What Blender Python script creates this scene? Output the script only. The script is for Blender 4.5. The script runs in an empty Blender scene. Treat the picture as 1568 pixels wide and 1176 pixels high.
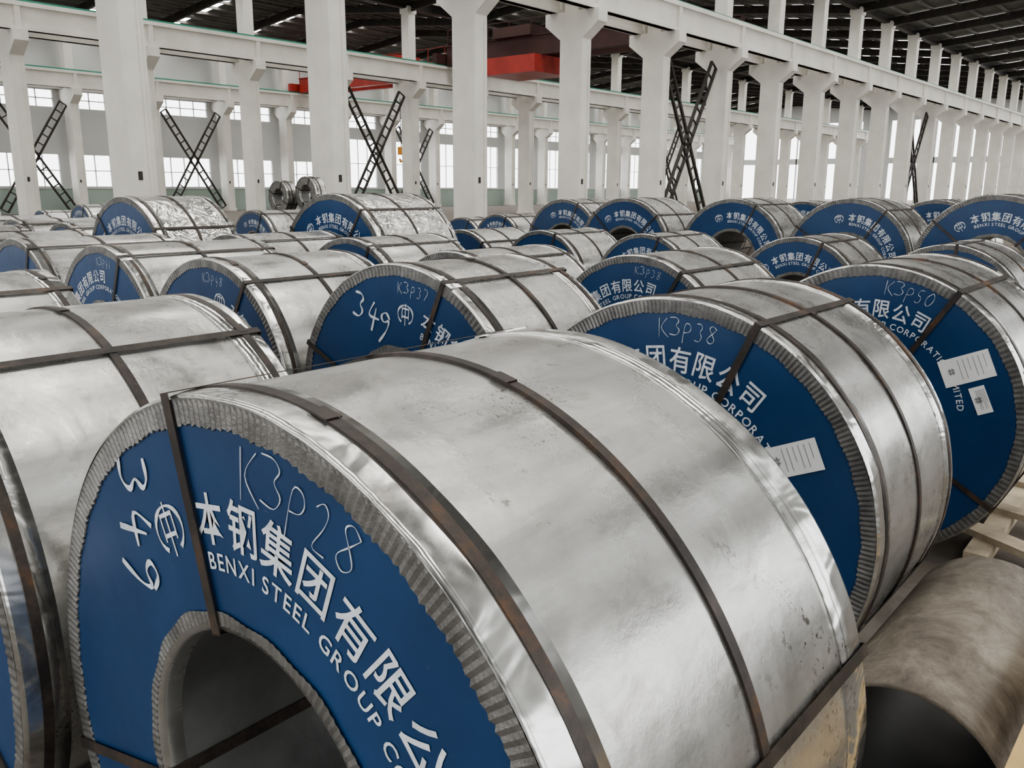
import bpy, math, random
from math import *
from mathutils import Vector, Matrix
random.seed(7)
S=bpy.context.scene
COL=S.collection
# ------------------------------------------------------------------ materials
def newmat(n):
    m=bpy.data.materials.new(n); m.use_nodes=True
    nt=m.node_tree; nt.nodes.clear()
    o=nt.nodes.new('ShaderNodeOutputMaterial'); b=nt.nodes.new('ShaderNodeBsdfPrincipled')
    nt.links.new(b.outputs[0],o.inputs[0])
    return m,nt,b
def N(nt,t,**k):
    n=nt.nodes.new(t)
    for a,v in k.items(): setattr(n,a,v)
    return n
def coords(nt,rand=True,scale=(1,1,1)):
    tc=N(nt,'ShaderNodeTexCoord'); mp=N(nt,'ShaderNodeMapping'); mp.inputs['Scale'].default_value=scale
    nt.links.new(tc.outputs['Object'],mp.inputs['Vector'])
    if rand:
        oi=N(nt,'ShaderNodeObjectInfo'); mu=N(nt,'ShaderNodeMath',operation='MULTIPLY'); mu.inputs[1].default_value=40
        nt.links.new(oi.outputs['Random'],mu.inputs[0]); nt.links.new(mu.outputs[0],mp.inputs['Location'])
    return mp.outputs[0]
def noise(nt,vec,scale,detail=4,rough=.55,dist=0):
    n=N(nt,'ShaderNodeTexNoise'); n.inputs['Scale'].default_value=scale; n.inputs['Detail'].default_value=detail
    n.inputs['Roughness'].default_value=rough; n.inputs['Distortion'].default_value=dist
    nt.links.new(vec,n.inputs['Vector']); return n.outputs['Fac']
def ramp(nt,fac,stops):
    r=N(nt,'ShaderNodeValToRGB'); e=r.color_ramp.elements
    while len(e)<len(stops): e.new(.5)
    for i,(p,c) in enumerate(stops):
        e[i].position=p; e[i].color=(c,c,c,1) if not hasattr(c,'__len__') else (*c,1)
    nt.links.new(fac,r.inputs[0]); return r.outputs[0]
def mix(nt,fac,a,b,mode='MIX'):
    m=N(nt,'ShaderNodeMix',data_type='RGBA',blend_type=mode)
    for sock,v in ((m.inputs[0],fac),(m.inputs[6],a),(m.inputs[7],b)):
        if isinstance(v,(int,float)): sock.default_value=v
        elif isinstance(v,tuple): sock.default_value=(*v,1)
        else: nt.links.new(v,sock)
    return m.outputs[2]
def bump(nt,b,h,strength=.2,dist=.01):
    bp=N(nt,'ShaderNodeBump'); bp.inputs['Strength'].default_value=strength; bp.inputs['Distance'].default_value=dist
    nt.links.new(h,bp.inputs['Height']); nt.links.new(bp.outputs[0],b.inputs['Normal'])
def simple(n,c,rough=.5,metal=0,var=.12,scale=3,bmp=0):
    m,nt,b=newmat(n); v=coords(nt)
    f=noise(nt,v,scale,5)
    col=ramp(nt,f,[(.3,tuple(x*(1-var) for x in c)),(.7,tuple(min(1,x*(1+var)) for x in c))])
    nt.links.new(col,b.inputs['Base Color']); b.inputs['Roughness'].default_value=rough; b.inputs['Metallic'].default_value=metal
    if bmp: bump(nt,b,noise(nt,v,scale*8,3),bmp,.01)
    return m
def galv(name,lo,hi,metal,r0,r1,stain=1.0,wr=0.0,pits=True):
    m,nt,b=newmat(name); v=coords(nt)
    big=noise(nt,v,2.0,8,.62,1.2); mid=noise(nt,v,9,6,.7)
    streak=noise(nt,coords(nt,True,(1.2,14,14)),2.0,5,.6,.4)
    base=ramp(nt,big,[(.32,lo),(.5,tuple((a+c)/2 for a,c in zip(lo,hi))),(.70,hi)])
    base=mix(nt,.30,base,ramp(nt,streak,[(.3,(.36,.355,.34)),(.7,(.64,.64,.62))]))
    base=mix(nt,.15,base,ramp(nt,mid,[(.35,(.32,.315,.30)),(.65,(.68,.68,.66))]))
    if pits:
        for (sc,t,cs,c0) in ((26,.59,1.7,.60),(60,.585,1.5,.585),(130,.57,1.9,.56)):
            pit=ramp(nt,noise(nt,v,sc,4,.7),[(t,0.0),(t+.04,1.0)]); clm=ramp(nt,noise(nt,v,cs,4,.6,.5),[(c0,0.0),(c0+.08,.9)])
            base=mix(nt,mix(nt,1.0,pit,clm,'MULTIPLY'),base,(.11,.095,.08))
        sm=ramp(nt,noise(nt,coords(nt,True,(.9,3.5,3.5)),1.8,5,.6,.8),[(.55,0.0),(.70,.45)])
        base=mix(nt,sm,base,(.31,.295,.27))
        sc=ramp(nt,noise(nt,coords(nt,True,(1.0,26,26)),3.2,3,.8,.3),[(.71,0.0),(.75,.5)])
        base=mix(nt,sc,base,(.20,.18,.16))
    bs=noise(nt,v,3.0,9,.72,1.5)
    bm=ramp(nt,bs,[(.57,0.0),(.71,.55*stain)])
    base=mix(nt,bm,base,(.24,.20,.16))
    nt.links.new(base,b.inputs['Base Color']); b.inputs['Metallic'].default_value=metal
    rg=ramp(nt,mix(nt,.5,big,bs),[(.38,r0),(.62,r1)]); nt.links.new(rg,b.inputs['Roughness'])
    if wr>0: bump(nt,b,noise(nt,coords(nt,True,(1,1,1.8)),4.0,2,.5,1.2),wr,.05)
    else: bump(nt,b,mix(nt,.15,noise(nt,v,1.7,3,.5,.5),mid),.5,.016)
    return m
M={}
M['galv']=galv('galvanised_steel',(.40,.395,.37),(.62,.615,.59),.84,.20,.38)
M['shiny']=galv('crumpled_wrap_steel',(.55,.54,.51),(.74,.73,.70),.9,.16,.28,.5,.6,False)
M['band']=galv('edge_band_steel',(.52,.52,.50),(.76,.755,.73),.92,.13,.28,1.2,.2)
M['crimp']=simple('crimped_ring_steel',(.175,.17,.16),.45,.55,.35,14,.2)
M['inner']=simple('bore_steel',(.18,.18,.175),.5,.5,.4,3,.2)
def strapmat():
    m,nt,b=newmat('strap_steel'); v=coords(nt)
    r=ramp(nt,noise(nt,v,5,8,.75),[(.42,(.036,.031,.028)),(.56,(.072,.057,.048)),(.65,(.13,.075,.045)),(.74,(.28,.12,.045))])
    nt.links.new(r,b.inputs['Base Color']); b.inputs['Metallic'].default_value=.4; b.inputs['Roughness'].default_value=.45
    return m
M['strap']=strapmat()
def bluemat():
    m,nt,b=newmat('blue_paint'); v=coords(nt)
    r=ramp(nt,noise(nt,v,2.2,6,.65),[(.3,(.007,.036,.105)),(.7,(.012,.056,.150))])
    sc=ramp(nt,noise(nt,coords(nt,True,(5,5,60)),3,5,.7),[(.66,0.0),(.78,.3)])
    r=mix(nt,sc,r,(.10,.15,.22))
    sp=ramp(nt,noise(nt,v,35,3,.7),[(.70,0.0),(.74,.5)])
    r=mix(nt,sp,r,(.10,.13,.17))
    nt.links.new(r,b.inputs['Base Color']); b.inputs['Roughness'].default_value=.38
    bump(nt,b,noise(nt,v,2.5,3),.3,.02)
    return m
M['blue']=bluemat()
M['white']=simple('white_paint',(.62,.65,.68),.5,0,.2,20)
M['chalk']=simple('chalk_marker',(.58,.62,.66),.7,0,.3,30)
M['paper']=simple('paper_label',(.78,.78,.76),.6,0,.06,9)
M['ink']=simple('label_ink',(.25,.25,.26),.6)
M['col']=simple('column_paint',(.74,.72,.665),.6,0,.09,.8,.05)
M['beam']=simple('crane_beam_paint',(.72,.70,.645),.6,0,.1,.8,.05)
M['green']=simple('green_rail_paint',(.05,.24,.17),.5)
M['dark']=simple('dark_steel',(.045,.039,.034),.55,.3,.3,2)
M['purlin']=simple('purlin_steel',(.13,.12,.11),.55,.2,.3,2)
M['roof']=simple('roof_sheet',(.12,.115,.105),.6,.1,.3,.4)
M['red']=simple('red_crane_paint',(.36,.04,.03),.45,0,.2,1)
M['maroon']=simple('dark_red_crane_paint',(.05,.018,.015),.6,0,.2,1)  # darker red for the mid-bay crane
M['orange']=simple('hook_paint',(.6,.25,.03),.5)
M['wall']=simple('wall_paint',(.62,.63,.62),.8,0,.06,.3)
M['dado']=simple('dado_paint',(.38,.46,.41),.7,0,.1,.4)
M['frame']=simple('window_frame_paint',(.7,.72,.72),.5)
M['wood']=simple('timber',(.50,.42,.31),.8,0,.3,6,.3)
M['yellow']=simple('yellow_paint',(.52,.36,.16),.6,0,.2,5)
def floormat():
    m,nt,b=newmat('concrete_floor'); v=coords(nt,False)
    r=ramp(nt,noise(nt,v,1.4,9,.7,.6),[(.3,(.08,.066,.052)),(.7,(.21,.185,.155))])
    nt.links.new(r,b.inputs['Base Color']); b.inputs['Roughness'].default_value=.75
    bump(nt,b,noise(nt,v,25,4),.3,.01); return m
M['floor']=floormat()
def rustmat():
    m,nt,b=newmat('rusty_pipe_steel'); v=coords(nt)
    r=ramp(nt,noise(nt,v,4.5,10,.78,.5),[(.34,(.10,.08,.062)),(.5,(.20,.17,.135)),(.68,(.34,.30,.245))])
    nt.links.new(r,b.inputs['Base Color']); b.inputs['Roughness'].default_value=.55; b.inputs['Metallic'].default_value=.2
    bump(nt,b,noise(nt,v,9,5),.3,.01); return m
M['rust']=rustmat()
def emis(n,c,s):
    m=bpy.data.materials.new(n); m.use_nodes=True; nt=m.node_tree; nt.nodes.clear()
    o=nt.nodes.new('ShaderNodeOutputMaterial'); e=nt.nodes.new('ShaderNodeEmission')
    e.inputs[0].default_value=(*c,1); e.inputs[1].default_value=s; nt.links.new(e.outputs[0],o.inputs[0]); return m
M['sky']=emis('skylight_panel',(1.0,.985,.95),14.0)
# ------------------------------------------------------------------ mesh builder
class MB:
    def __init__(s): s.v=[];s.f=[];s.m=[];s.sm=[];s.mats=[]
    def mi(s,k):
        if k not in s.mats: s.mats.append(k)
        return s.mats.index(k)
    def face(s,idx,k,smooth=False): s.f.append(idx); s.m.append(s.mi(k)); s.sm.append(smooth)
    def box(s,x0,x1,y0,y1,z0,z1,k,M4=None):
        b=len(s.v)
        P=[(x0,y0,z0),(x1,y0,z0),(x1,y1,z0),(x0,y1,z0),(x0,y0,z1),(x1,y0,z1),(x1,y1,z1),(x0,y1,z1)]
        if M4 is not None: P=[tuple(M4@Vector(p)) for p in P]
        s.v+=P
        for q in ((0,3,2,1),(4,5,6,7),(0,1,5,4),(1,2,6,5),(2,3,7,6),(3,0,4,7)): s.face([b+i for i in q],k)
    def bar(s,p,q,w,h,k):
        p=Vector(p);q=Vector(q);d=q-p;L=d.length;d.normalize()
        up=Vector((0,0,1)) if abs(d.z)<.95 else Vector((0,1,0))
        a=d.cross(up).normalized(); c=a.cross(d).normalized()
        m=Matrix(((d.x,a.x,c.x,p.x),(d.y,a.y,c.y,p.y),(d.z,a.z,c.z,p.z),(0,0,0,1)))
        s.box(0,L,-w/2,w/2,-h/2,h/2,k,m)
    def ring(s,prof,n,k,smooth=True,a0=0,a1=2*pi,fn=None,flip=False):
        b=len(s.v); full=abs(a1-a0-2*pi)<1e-6; cnt=n if full else n+1
        for i in range(cnt):
            t=a0+(a1-a0)*i/n
            for j,(x,r) in enumerate(prof):
                dx,dr=fn(i,j,t) if fn else (0,0)
                s.v.append((x+dx,-(r+dr)*cos(t),(r+dr)*sin(t)))
        m=len(prof)
        for i in range(n):
            i2=(i+1)%cnt
            for j in range(m-1):
                q=[b+i*m+j,b+i2*m+j,b+i2*m+j+1,b+i*m+j+1]
                if flip: q=q[::-1]
                s.face(q,k,smooth)
    def poly_extr(s,pts,x0,x1,k):
        b=len(s.v); n=len(pts)
        for x in (x0,x1):
            for (y,z) in pts: s.v.append((x,y,z))
        s.face([b+i for i in range(n)][::-1],k); s.face([b+n+i for i in range(n)],k)
        for i in range(n):
            j=(i+1)%n; s.face([b+i,b+j,b+n+j,b+n+i],k)
    def mesh(s,name):
        me=bpy.data.meshes.new(name); me.from_pydata(s.v,[],s.f)
        for k in s.mats: me.materials.append(M[k])
        me.polygons.foreach_set('material_index',s.m); me.polygons.foreach_set('use_smooth',s.sm); me.update(); return me
    def obj(s,name,loc=(0,0,0),parent=None):
        o=bpy.data.objects.new(name,s.mesh(name)); COL.objects.link(o); o.location=loc
        if parent: o.parent=parent
        return o
# ------------------------------------------------------------------ lettering
def glyph(ch,bold=.0):
    c=bpy.data.curves.new('g','FONT'); c.body=ch; c.size=1; c.align_x='CENTER'; c.align_y='CENTER'; c.offset=bold
    c.resolution_u=3
    o=bpy.data.objects.new('g',c); COL.objects.link(o); bpy.context.view_layer.update()
    me=bpy.data.meshes.new_from_object(o.evaluated_get(bpy.context.evaluated_depsgraph_get()))
    V=[(v.co.x,v.co.y) for v in me.vertices]; F=[list(p.vertices) for p in me.polygons]
    bpy.data.objects.remove(o); bpy.data.curves.remove(c); bpy.data.meshes.remove(me)
    return V,F
def centre(V):
    if not V: return V
    xs=[v[0] for v in V]; ys=[v[1] for v in V]; cx=(min(xs)+max(xs))/2; cy=(min(ys)+max(ys))/2
    return [(x-cx,y-cy) for x,y in V]
def put(mb,V,F,th,rho,sx,sy,k,x=0):
    b=len(mb.v); ct,st=cos(th),sin(th)
    for (u,w) in V:
        u*=sx; w*=sy
        mb.v.append((x,-st*u-ct*(rho+w),-ct*u+st*(rho+w)))
    for f_ in F: mb.face([b+i for i in f_],k)
def ribbon(P,w):
    V=[];F=[]
    n=len(P)
    for i,p_ in enumerate(P):
        a=P[max(0,i-1)];c=P[min(n-1,i+1)]; dx,dy=c[0]-a[0],c[1]-a[1]; l=hypot(dx,dy) or 1
        ww=w*(.75+.35*sin(i*.9+n))
        nx,ny=-dy/l*ww/2,dx/l*ww/2
        V+=[(p_[0]+nx,p_[1]+ny),(p_[0]-nx,p_[1]-ny)]
    for i in range(n-1): F.append([2*i,2*i+1,2*i+3,2*i+2])
    return V,F
def letter_mesh():
    mb=MB()
    for i,ch in enumerate("本钢集团有限公司"):
        V,F=glyph(ch,.012); V=centre(V); put(mb,V,F,radians(99.5-10.35*i),.715,.118,.130,'white')
    V,F=glyph("中",.0); V=centre(V); put(mb,V,F,radians(116),.70,.08,.15,'white',x=-.0006)
    arc=[(.42*cos(t),.36*sin(t)) for t in [radians(a) for a in range(-60,241,15)]]
    V,F=ribbon(arc,.08); put(mb,V,F,radians(116),.70,.16,.16,'white')
    txt="BENXI STEEL GROUP CORPORATION LIMITED"; th=103.0
    for ch in txt:
        if ch==' ': th-=1.9; continue
        V,F=glyph(ch,.012); xs=[v[0] for v in V]; w=(max(xs)-min(xs))
        cx=(max(xs)+min(xs))/2; V=[(a-cx,b) for a,b in V]
        adv=degrees((w*.058+.010)/.615); th-=adv/2
        put(mb,V,F,radians(th),.612,.058,.058,'white'); th-=adv/2
    return mb.mesh('face_lettering')
LET=letter_mesh()
SF={'K':[[(0,0),(.05,1)],[(.6,1),(.05,.5),(.65,0)]],
'3':[[(0,.95),(.35,1),(.55,.8),(.3,.55),(.6,.35),(.4,.02),(0,.08)]],
'P':[[(.05,-.1),(.1,1),(.5,.95),(.6,.7),(.45,.5),(.1,.45)]],
'2':[[(0,.8),(.25,1),(.5,.85),(.4,.5),(0,0),(.6,.05)]],
'8':[[(.5,.85),(.25,1),(.05,.8),(.3,.55),(.55,.25),(.3,0),(.02,.2),(.3,.55),(.5,.85)]],
'4':[[(.3,1),(0,.35),(.7,.42)],[(.45,.8),(.38,-.15)]],
'5':[[(.55,1),(.1,.95),(.05,.55),(.45,.55),(.5,.2),(.25,0),(0,.1)]],
'6':[[(.5,1),(.15,.7),(.02,.25),(.3,0),(.52,.25),(.3,.5),(.05,.3)]],
'9':[[(.55,.75),(.3,1),(.02,.75),(.25,.5),(.55,.75),(.5,.3),(.15,-.3)]],
'7':[[(0,1),(.6,.95),(.2,0)]],'1':[[(.2,1),(.3,0)]],
'0':[[(.3,1),(.02,.6),(.1,.1),(.35,0),(.55,.4),(.5,.85),(.3,1)]]}
def smoothP(st,dx=-.3,dy=-.5):
    P=[]
    for a,b in zip(st,st[1:]):
        for t in range(4): P.append(((a[0]+(b[0]-a[0])*t/4+dx),(a[1]+(b[1]-a[1])*t/4)+dy))
    P.append((st[-1][0]+dx,st[-1][1]+dy))
    for _ in range(3):
        P=[P[0]]+[((P[j-1][0]+2*P[j][0]+P[j+1][0])/4,(P[j-1][1]+2*P[j][1]+P[j+1][1])/4) for j in range(1,len(P)-1)]+[P[-1]]
    return P
def hand(mb,s,th0,rho,size,step,w):
    for i,ch in enumerate(s):
        for k,st in enumerate(SF[ch]):
            V,F=ribbon(smoothP(st),w/size); put(mb,V,F,radians(th0-step*i),rho+size*.12*sin(i*2.1),size*(.85+.2*sin(i*1.7)),size,'chalk',x=-.0004*k)
def flat(mb,items,R,size,w,rot=0):
    c,s=cos(radians(rot)),sin(radians(rot))
    for (ch,cx,cz) in items:
        for k,st in enumerate(SF[ch]):
            P=[(a*c-b_*s,a*s+b_*c) for a,b_ in smoothP(st)]
            V,F=ribbon(P,w/size); V=[(a+cx*R/size,b+cz*R/size) for a,b in V]
            put(mb,V,F,radians(90),0,size,size,'chalk',x=-.0004*k-.0005)
# ------------------------------------------------------------------ coil
def coil(X,Y,R,L,name='steel_coil',off=0.0,strap0=66,text=True,code=None,mark=None,detail=1,mat='galv',straps=(.07,.5,.94),z=None,labels=(),hole=.44,rot=0.0,face='blue',bw=.12):
    e=bpy.data.objects.new(name,None); COL.objects.link(e); e.location=(X,Y,R if z is None else z); e.empty_display_size=.2
    e.rotation_euler=(0,0,rot)
    n=192 if detail>=2 else (128 if detail==1 else 72)
    mb=MB(); fr=.93*R; ih=hole*R; ir=(hole+.05)*R
    rnd=random.Random(int(X*97+Y*31))
    ph=[rnd.random()*6.28 for _ in range(8)]
    def wav(i,j,t,a=.0016): return (0,a*(sin(3*t+ph[0])+.8*sin(7*t+ph[1])+.5*sin(13*t+ph[2])+.4*sin(23*t+ph[3])))
    mb.ring([(bw,R-.002),(L*.33,R-.001),(L*.66,R-.001),(L-bw,R-.002)],n,mat,fn=lambda i,j,t:wav(i,j,t,.001))
    for s,(xa,xb) in ((1,(0,bw)),(-1,(L,L-bw))):
        c=.010*s
        mb.ring([(xb,R-.004),(xb,R+.003),((xa+xb)/2,R+.0045),(xa+c*1.2,R+.003)],n,'band',fn=lambda i,j,t:wav(i,j,t,.0015),flip=(s==1))
        mb.ring([(xa+c*1.2,R+.003),(xa+c*.4,R+.0005),(xa,R-.006)],n,'band',fn=lambda i,j,t:wav(i,j,t,.0015),flip=(s==1))
        nn=(560 if detail>=2 else 360) if detail>=1 else 120
        def pl(i,j,t,s=s):
            a=(-.0016 if i%2 else .0010)*s
            if j==3: a+=.004*s
            jag=(.0035*sin(i*2.3)+.0025*sin(i*.37)) if j>=2 else 0
            return (a*(0.3 if j==0 else 1), jag)
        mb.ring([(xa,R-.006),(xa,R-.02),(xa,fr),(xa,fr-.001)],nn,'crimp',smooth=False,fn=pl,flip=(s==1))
        xd=xa+.004*s
        mb.ring([(xd,fr+.02),(xd,(fr+ir)/2),(xd,ir-.01)],n,face,smooth=False,flip=(s==1))
        def pi_(i,j,t,s=s):
            a=(-.0012 if i%2 else .0008)*s
            return (a,(.004*sin(t*5+ph[4])+.003*sin(t*17+ph[5])) if j==0 else 0)
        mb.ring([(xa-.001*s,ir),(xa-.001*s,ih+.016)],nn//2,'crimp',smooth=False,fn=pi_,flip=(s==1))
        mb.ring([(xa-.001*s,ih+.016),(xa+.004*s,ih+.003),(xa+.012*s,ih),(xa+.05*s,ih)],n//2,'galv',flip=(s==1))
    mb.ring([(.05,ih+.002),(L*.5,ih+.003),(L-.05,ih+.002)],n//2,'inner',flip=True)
    mb.obj('wound_body',parent=e)
    sb=MB(); w=.0135
    for k in straps:
        x=k*L if k>.2 else k
        j=rnd.uniform(-.008,.008)
        sl=rnd.uniform(-.004,.004)
        r=R+(.0075)
        sb.ring([(x+j-w,R-.002),(x+j-w,r),(x+j+w,r),(x+j+w,R-.002)],n,'strap',smooth=False,fn=lambda i,jj,t:(sl*sin(t+ph[6]),0))
        a=radians(rnd.uniform(60,85))
        sb.ring([(x+j-w*1.3,r-.001),(x+j-w*1.3,r+.003),(x+j+w*1.3,r+.003),(x+j+w*1.3,r-.001)],3,'strap',False,a,a+.05/R)
    for q in range(4):
        t=radians(strap0+90*q); w2=.0145
        rr=R+.0095
        ra=Vector((0,-cos(t),sin(t))); ta=Vector((0,-sin(t),-cos(t)))
        mm=Matrix(((1,ra.x,ta.x,0),(0,ra.y,ta.y,0),(0,ra.z,ta.z,0),(0,0,0,1)))
        sb.box(-.005,L+.005,rr-.002,rr,-w2,w2,'strap',mm)
        sb.box(-.006,-.004,ih-.004,rr,-w2,w2,'strap',mm)
        sb.box(L+.004,L+.006,ih-.004,rr,-w2,w2,'strap',mm)
        sb.box(-.006,L+.006,ih-.005,ih-.003,-w2,w2,'strap',mm)
        for (x0,x1) in ((-.008,.08),(L-.08,L+.008)):
            if q==0 and detail>=1 and rnd.random()<.35: sb.box(x0,x1,R+.002,R+.0070,-.06,.06,'band',mm)
    sb.obj('straps',parent=e)
    if text:
        o=bpy.data.objects.new('lettering',LET); COL.objects.link(o); o.parent=e
        o.scale=(1,R,R); o.rotation_euler=(-radians(off),0,0); o.location=(.002,0,0)
    if code or mark or labels:
        hb=MB()
        if code: hand(hb,code[0],code[1],code[2]*R,code[3],code[4],.0034)
        if mark: flat(hb,mark[0],R,*mark[1:])
        for (th,rho,w_,h_,tl) in labels:
            t=radians(th); c0,s0=cos(radians(tl)),sin(radians(tl))
            def q(u,v): return (u*c0-v*s0,u*s0+v*c0)
            V=[q(-w_/2,-h_/2),q(w_/2,-h_/2),q(w_/2,h_/2),q(-w_/2,h_/2)]
            put(hb,V,[[0,1,2,3]],t,rho*R,1,1,'paper',x=-.0015)
            for li in range(6):
                yy=h_*(.38-.10*li); x1=w_*(.34 if li%3 else .1)
                V=[q(-w_*.38,yy-.0012),q(x1,yy-.0012),q(x1,yy+.0012),q(-w_*.38,yy+.0012)]
                put(hb,V,[[0,1,2,3]],t,rho*R,1,1,'ink',x=-.0025)
            for a in range(5):
                for c in range(5):
                    if (a*3+c*5+a*c)%2==0: continue
                    u0=-.02+a*.007; v0=-h_*.36+c*.007
                    V=[q(u0,v0),q(u0+.0068,v0),q(u0+.0068,v0+.0068),q(u0,v0+.0068)]
                    put(hb,V,[[0,1,2,3]],t,rho*R,1,1,'ink',x=-.0025)
        o=hb.obj('markings_and_labels',parent=e); o.location=(.001,0,0)
    return e
# ------------------------------------------------------------------ camera
f=1316.18; hy=285.38; vx=1923.17; roll=.0056; H=2.1
p=atan2(588-hy,f); yaw=atan2(vx-784,sqrt(f*f+(588-hy)**2))
right=Vector((sin(yaw),-cos(yaw),0)); fw=Vector((cos(yaw)*cos(p),sin(yaw)*cos(p),-sin(p)))
up=right.cross(fw)
r2=right*cos(roll)+up*sin(roll); u2=up*cos(roll)-right*sin(roll)
cam=bpy.data.cameras.new('camera'); co=bpy.data.objects.new('camera',cam); COL.objects.link(co)
cam.sensor_width=36; cam.lens=36*f/1568; cam.clip_end=500
b=-fw
co.matrix_world=Matrix(((r2.x,u2.x,b.x,0),(r2.y,u2.y,b.y,0),(r2.z,u2.z,b.z,H),(0,0,0,1)))
S.camera=co
def ray(u,v):
    x=u-784;y=588-v; c,s=cos(roll),sin(roll); x,y=c*x-s*y,s*x+c*y
    bb=f*cos(p)+y*sin(p); dz=-f*sin(p)+y*cos(p)
    return Vector((x*sin(yaw)+bb*cos(yaw),-x*cos(yaw)+bb*sin(yaw),dz))
# ------------------------------------------------------------------ coils
coil(.82,1.36,.86,1.04,detail=2,strap0=105,off=0,code=("K3P28",86.5,.845,.105,5.6),mark=((('3',-.47,.73),('4',-.47,.60),('9',-.45,.47)),.13,.014,-80),straps=(.075,.5))
COILS=[
(.70,3.09,.84,1.06,dict(strap0=62)),
(.62,4.80,.83,1.24,dict()),
(2.95,1.66,.84,.97,dict(off=29,strap0=66,code=("K3P38",94,.86,.075,4.2),labels=((30,.70,.12,.22,-6),),detail=2)),
(3.05,3.37,.85,1.0,dict(off=-32,strap0=66,code=("K3P37",88,.86,.06,3.8),mark=((('3',-.36,.72),('4',-.23,.67),('9',-.12,.62)),.14,.015,-15))),
(2.95,5.06,.82,1.10,dict(off=-40,strap0=58,code=("K3P48",92,.85,.06,4))),
(3.03,6.72,.82,1.35,dict(off=60,code=("K3P41",92,.85,.06,4))),
(3.03,8.37,.81,1.35,dict(off=150)),
(5.02,1.56,.84,1.20,dict(off=38,strap0=59,code=("K3P50",84,.86,.08,4.4),labels=((32,.72,.15,.26,-8),(15,.74,.15,.08,10)))),
(5.57,3.50,.80,1.30,dict(off=48,strap0=60,code=("K3P38",88,.86,.06,4))),
(5.25,5.13,.78,1.29,dict(off=120)),
(5.45,6.72,.80,1.20,dict(off=200)),
(5.15,8.33,.79,1.30,dict(off=160)),
(4.90,10.14,.98,1.0,dict(off=20,mat='shiny',strap0=40)),
(6.72,8.58,1.0,1.30,dict(off=10,mat='shiny',strap0=55)),
(4.95,11.95,.80,1.2,dict(off=90)),
(4.95,13.6,.80,1.2,dict(off=190)),
(4.95,15.3,.80,1.2,dict(off=190)),
(3.03,10.02,.80,1.3,dict(off=190)),
(3.03,11.7,.80,1.3,dict(off=190)),
]
for X,Y,R,L,kw in COILS: coil(X,Y,R,L,**kw)
def top(u,v,X,L,R=None,**kw):
    d=ray(u,v); t=X/d.x; zt=H+d.z*t
    R=zt/2 if R is None else R
    coil(X,d.y*t,R,L,detail=kw.pop('detail',1),**kw)
for (u,v,off) in ((1455,375,35),(1222,363,18),(985,358,22),(828,353,100),(705,352,160)):
    top(u,v,9.75,1.25,off=off,strap0=50+off%40)
for (u,v,off,X) in ((1528,298,10,13.2),(1302,304,-14,13.4),(1122,304,-6,13.5),(956,303,4,13.3),(862,305,-4,14.4)):
    top(u,v,X,1.35,off=off,strap0=40+off%30)
for (u,v,X) in ((1230,308,19),(1435,306,17.5),(760,328,15.6),(705,333,15.6),(1330,309,21),(1100,312,22),(560,325,15.5),(385,322,10.2),(120,313,11.5),(60,322,10.9)):
    top(u,v,X,1.25,off=random.choice((0,20,150)),detail=0)
# narrow slit coils stored on a steel stand
coil(13.05,18.72,.41,.32,name='slit_coil',text=False,detail=1,z=1.38+.42,face='crimp',hole=.52,straps=(.5,),bw=.08)
coil(13.25,17.86,.42,.32,name='slit_coil',text=False,detail=1,z=1.46+.43,face='crimp',hole=.52,straps=(.5,),bw=.08)
mb=MB(); mb.box(12.95,13.65,18.3,19.15,1.28,1.38,'dark'); mb.box(12.95,13.65,17.4,18.28,1.28,1.46,'dark')
for x in (13.0,13.52):
    for y in (17.45,18.25,19.0): mb.box(x,x+.1,y,y+.1,0,1.28,'dark')
mb.box(13.0,13.62,17.45,19.1,.4,.46,'dark')
mb.obj('coil_stand')
# ------------------------------------------------------------------ pipe etc
e=bpy.data.objects.new('steel_pipe',None); COL.objects.link(e); e.location=(2.55,.575,.315)
mb=MB()
mb.ring([(0,.300),(0,.315),(.3,.3155),(.7,.315),(1.22,.315),(1.22,.300)],96,'rust',smooth=True,flip=True)
mb.ring([(0,.300),(1.22,.300)],96,'dark')  # pipe bore in a dark colour that carries the shade inside the opening
mb.obj('pipe_shell',parent=e)
mb=MB()
for (x,y,a,l,z,w_) in ((6.1,.93,1,1.9,0,.12),(5.35,.72,62,.75,.09,.14),(5.9,.66,75,.7,.09,.12),(4.62,.45,20,.6,0,.1),(6.6,.7,80,.8,.09,.13)):
    mm=Matrix.Translation((x,y,z))@Matrix.Rotation(radians(a),4,'Z'); mb.box(-l/2,l/2,-w_/2,w_/2,0,.09 if z==0 else .04,'wood',mm)
mb.obj('timber_dunnage')
mb=MB(); mb.box(1.3,3.5,.10,.275,.57,.65,'yellow')
for x in (1.5,3.2): mb.box(x,x+.08,.13,.22,0,.57,'yellow'); mb.box(x-.05,x+.13,.08,.24,0,.02,'yellow')
mb.obj('yellow_guard_rail')
# ------------------------------------------------------------------ building
YS=[20.92,43.0,65.0]; X0=10.49; ZB=H+7.66
XE=132.0; XS=-9.0; YN=-5.0; YW=66.2; ZE=13.2
mb=MB(); mb.box(XS-3,XE+40,YN-6,YW+10,-.3,0,'floor'); mb.obj('floor')
def colmesh():
    m=MB(); d=.52; zt=ZB-1.15
    m.poly_extr([(-d,0),(d,0),(d,zt-1.0),(1.25,zt-.45),(1.25,zt),(.33,zt),(.33,ZE),(-.33,ZE),(-.33,zt),(-1.25,zt),(-1.25,zt-.45),(-d,zt-1.0)],-.3,.3,'col')
    m.box(-.36,.36,-.6,.6,0,.25,'col')
    m.box(-.37,.37,-.38,.38,ZE-.45,ZE-.1,'col')
    m.box(.12,.18,-d-.05,-d,0,zt-1.2,'col')
    m.box(-.15,-.05,-d-.02,-d,2.2,2.4,'dark')
    return m.mesh('concrete_column')
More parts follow.
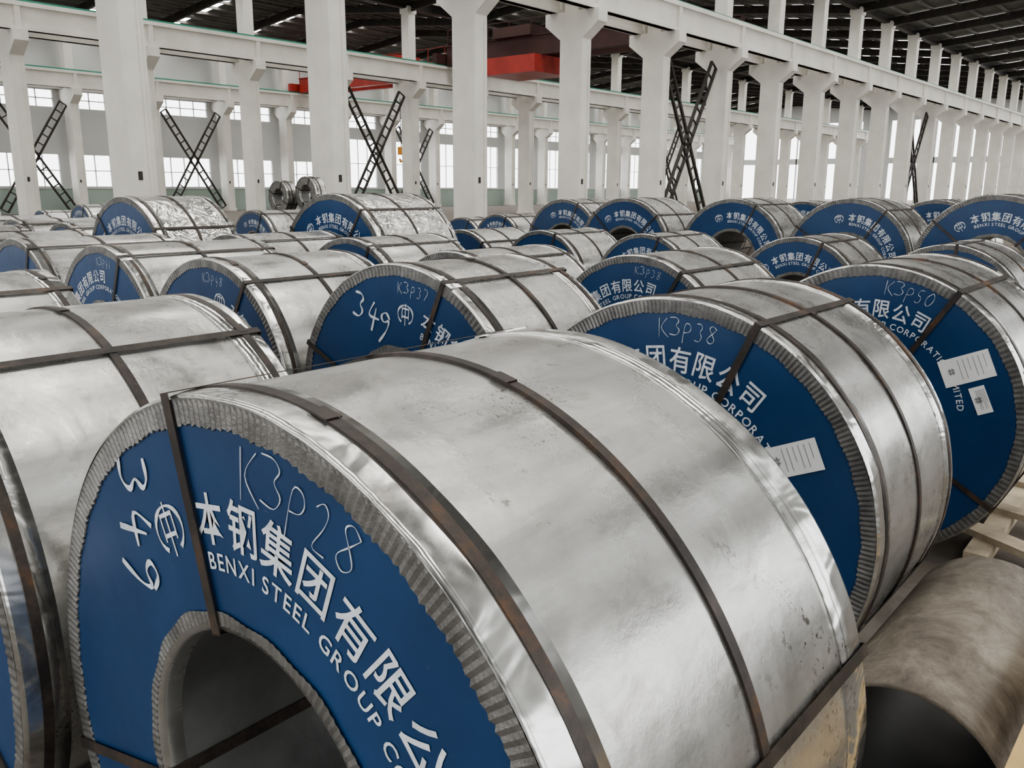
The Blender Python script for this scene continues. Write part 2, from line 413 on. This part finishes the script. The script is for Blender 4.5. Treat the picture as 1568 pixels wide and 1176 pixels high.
CM=colmesh(); n=0
for Y in YS:
    for i in range(-2,21):
        X=X0+6*i
        if X>XE-1: continue
        o=bpy.data.objects.new('concrete_column',CM); COL.objects.link(o); o.location=(X,Y,0)
for Y in YS:
    m=MB()
    for s in (-1,1):
        yc=Y+s*.85
        m.box(XS+.4,XE-1,yc-.15,yc+.15,ZB-1.15,ZB-.18,'beam'); m.box(XS+.4,XE-1,yc-.3,yc+.3,ZB-.18,ZB,'beam')
        m.box(XS+.4,XE-1,yc-.22,yc+.22,ZB-1.15,ZB-1.0,'beam')
        m.box(XS+.4,XE-1,yc-.06,yc+.06,ZB,ZB+.12,'green')
        for i in range(-2,21): 
            X=X0+6*i
            if X<XE-2: m.box(X-.12,X+.12,yc-.27,yc+.27,ZB-1.15,ZB-.1,'beam')
    m.obj('crane_runway_beam')
def brace(Y,Xa,Xb,z0,z1):
    m=MB()
    for (A,B) in (((Xa,z0),(Xb,z1)),((Xb,z0),(Xa,z1))):
        L=hypot(B[0]-A[0],B[1]-A[1]); dx,dz=(B[0]-A[0])/L,(B[1]-A[1])/L; nx,nz=-dz*.26,dx*.26
        for s in (-1,1): m.bar((A[0]+s*nx,Y,A[1]+s*nz),(B[0]+s*nx,Y,B[1]+s*nz),.12,.12,'dark')
        k=int(L/.62)
        for i in range(k+1):
            t=i/k*L; m.bar((A[0]+dx*t+nx,Y,A[1]+dz*t+nz),(A[0]+dx*t-nx,Y,A[1]+dz*t-nz),.07,.07,'dark')
    m.obj('lattice_brace')
brace(YS[0],X0+24.7,X0+29.3,.3,ZB-1.9)
brace(YS[0],X0+60.7,X0+65.3,.3,ZB-1.9)
brace(YS[1],X0+24.7,X0+29.3,.3,ZB-1.9)
brace(YS[1],X0+60.7,X0+65.3,.3,ZB-1.9)
for k in (12,24,48): brace(YS[2]-.3,X0+k+.7,X0+k+5.3,.3,7.6)
bays=[(YN,YS[0]),(YS[0],YS[1]),(YS[1],YW)]
rf=MB(); sk=MB(); tr=MB()
for (ya,yb) in bays:
    yc=(ya+yb)/2; zr=ZE+1.5
    for (y0,z0,y1,z1) in ((ya,ZE+.3,yc,zr),(yc,zr,yb,ZE+.3)):
        bI=len(rf.v); rf.v+=[(XS,y0,z0),(XE,y0,z0),(XE,y1,z1),(XS,y1,z1)]; rf.face([bI,bI+1,bI+2,bI+3],'roof')
        bI=len(rf.v); rf.v+=[(XS,y0,z0+.12),(XE,y0,z0+.12),(XE,y1,z1+.12),(XS,y1,z1+.12)]; rf.face([bI+3,bI+2,bI+1,bI],'roof')
        def P(x,t,dz=0): return (x,y0+(y1-y0)*t,z0+(z1-z0)*t+dz)
        x=XS+2.0
        while x<XE-2:
            for (ta,tb) in ((.10,.47),(.55,.92)):
                bI=len(sk.v); sk.v+=[P(x,ta,-.03),P(x+1.2,ta,-.03),P(x+1.2,tb,-.03),P(x,tb,-.03)]; sk.face([bI,bI+3,bI+2,bI+1],'sky')
            x+=6
        for k in range(0,8):
            t=k/8+.03; a=P(XS,t,-.16); c=P(XE,t,-.16); tr.bar(a,c,.07,.18,'purlin')
        x=X0-12
        while x<XE-1:
            tr.bar(P(x,0,-.6),P(x,1,-.6),.22,.08,'dark'); tr.bar(P(x,0,-.35),P(x,1,-.35),.08,.5,'dark'); 
            x+=6
    if yb<YW-1: tr.box(XS,XE,yb-.2,yb+.2,ZE-.15,ZE+.3,'dark')
rf.obj('ceiling'); sk.obj('roof_skylights'); tr.obj('roof_framing')
m=MB()
m.box(XS,XE,YW,YW+.25,0,1.75,'dado'); m.box(XS,XE,YW-.05,YW+.3,1.75,1.9,'wall')
m.box(XS,XE,YW,YW+.25,8.6,15,'wall')
x=X0-18
while x<XE:
    zt=6.4 if x>52 else 4.2
    m.box(x-.7,x+.7,YW,YW+.25,1.9,8.6,'wall')
    m.box(x+.7,x+5.3,YW,YW+.25,zt,7.4,'wall')
    x+=6
m.obj('wall_far')
wn=MB()
x=X0-18
while x<XE-5:
    zt=6.4 if x>52 else 4.2
    for (za,zb) in ((1.9,zt),(7.4,8.6)):
        for k in range(0,5): wn.box(x+.7+k*1.15-.03,x+.7+k*1.15+.03,YW+.05,YW+.15,za,zb,'frame')
        for k in range(3):
            zz=za+(zb-za)*k/2; wn.box(x+.7,x+5.3,YW+.05,YW+.15,zz-.03,zz+.03,'frame')
    x+=6
wn.obj('window_1')
m=MB(); y=YN
for (za,zb) in ((0,1.8),(4.6,8.4),(9.8,15)): m.box(XS,XE,y-.25,y,za,zb,'wall')
x=XS
while x<XE: m.box(x,x+.8,y-.25,y,0,15,'wall'); x+=6
m.obj('unseen_wall_near')  # out-of-view wall, added to cut ambient light and darken coil reflections
m=MB()
for (ya,yb) in bays:
    for (za,zb) in ((5.5,9.4),(11.0,15)): m.box(XS-.25,XS,ya,yb,za,zb,'wall')
    m.box(XS-.25,XS,ya,ya+6,0,15,'wall'); m.box(XS-.25,XS,yb-6,yb,0,15,'wall')
m.obj('unseen_wall_rear')  # unseen wall behind the camera, added to limit light from that side
m=MB()
for (ya,yb) in bays:
    m.box(XE,XE+.25,ya,ya+2,0,15,'wall'); m.box(XE,XE+.25,yb-2,yb,0,15,'wall'); m.box(XE,XE+.25,ya+2,yb-2,11.5,15,'wall'); m.box(XE,XE+.25,ya+2,yb-2,5.6,6.4,'wall')
    for k in range(1,6):
        yy=ya+2+(yb-ya-4)*k/6; m.box(XE,XE+.2,yy-.08,yy+.08,0,11.5,'frame')
m.obj('wall_end')
def crane(X,ya,yb,name,za=ZB+.15,mt='red'):
    e=bpy.data.objects.new(name,None); COL.objects.link(e); e.location=(X,0,0)
    m=MB()
    for s in (0,2.0):
        m.box(s-.25,s+.25,ya+1.2,yb-1.2,za-.1,za+1.0,mt); m.box(s-.35,s+.35,ya+1.2,yb-1.2,za+1.0,za+1.06,mt)
    for y in (ya+.85,yb-.85): m.box(-1,3,y-.2,y+.2,za,za+.6,mt)
    for k in range(12):
        y=ya+1.5+(yb-ya-3)*k/11; m.box(-.45,-.41,y-.02,y+.02,za+1.0,za+2.0,mt)
    m.box(-.45,-.41,ya+1.5,yb-1.5,za+1.96,za+2.0,mt)
    m.obj('girders',parent=e); return e
c1=crane(47.5,YS[1],YS[2],'bridge_crane')
m=MB(); zc=ZB+1.3
m.box(-.3,2.3,51.6,53.2,zc,zc+.8,'red'); 
for dx in (.8,1.2): m.box(dx-.02,dx+.02,52.38,52.42,5.0,zc,'dark')
m.box(.7,1.3,52.1,52.7,4.5,5.1,'orange'); m.bar((1,52.4,4.5),(1,52.4,4.1),.1,.1,'orange'); m.bar((1,52.4,4.1),(1,52.7,3.95),.1,.1,'orange'); m.bar((1,52.7,3.95),(1,52.8,4.2),.1,.1,'orange')
m.obj('trolley_and_hook',parent=c1)
c2=crane(43.0,YS[0],YS[1],'bridge_crane',mt='maroon')
m=MB(); m.box(-.9,2.6,33.9,38.0,ZB-.95,ZB+.05,'red'); m.box(-.6,2.3,34.5,37.5,ZB+1.2,ZB+1.8,'maroon'); m.obj('trolley',parent=c2)
# ------------------------------------------------------------------ world & lights
w=bpy.data.worlds.new('world'); S.world=w; w.use_nodes=True
bg=w.node_tree.nodes['Background']; bg.inputs[0].default_value=(.97,.98,1.0,1); bg.inputs[1].default_value=5.0
try:
    S.view_settings.view_transform='AgX'; S.view_settings.look='AgX - Medium High Contrast'; S.view_settings.exposure=-0.45
except Exception as ex: print(ex)
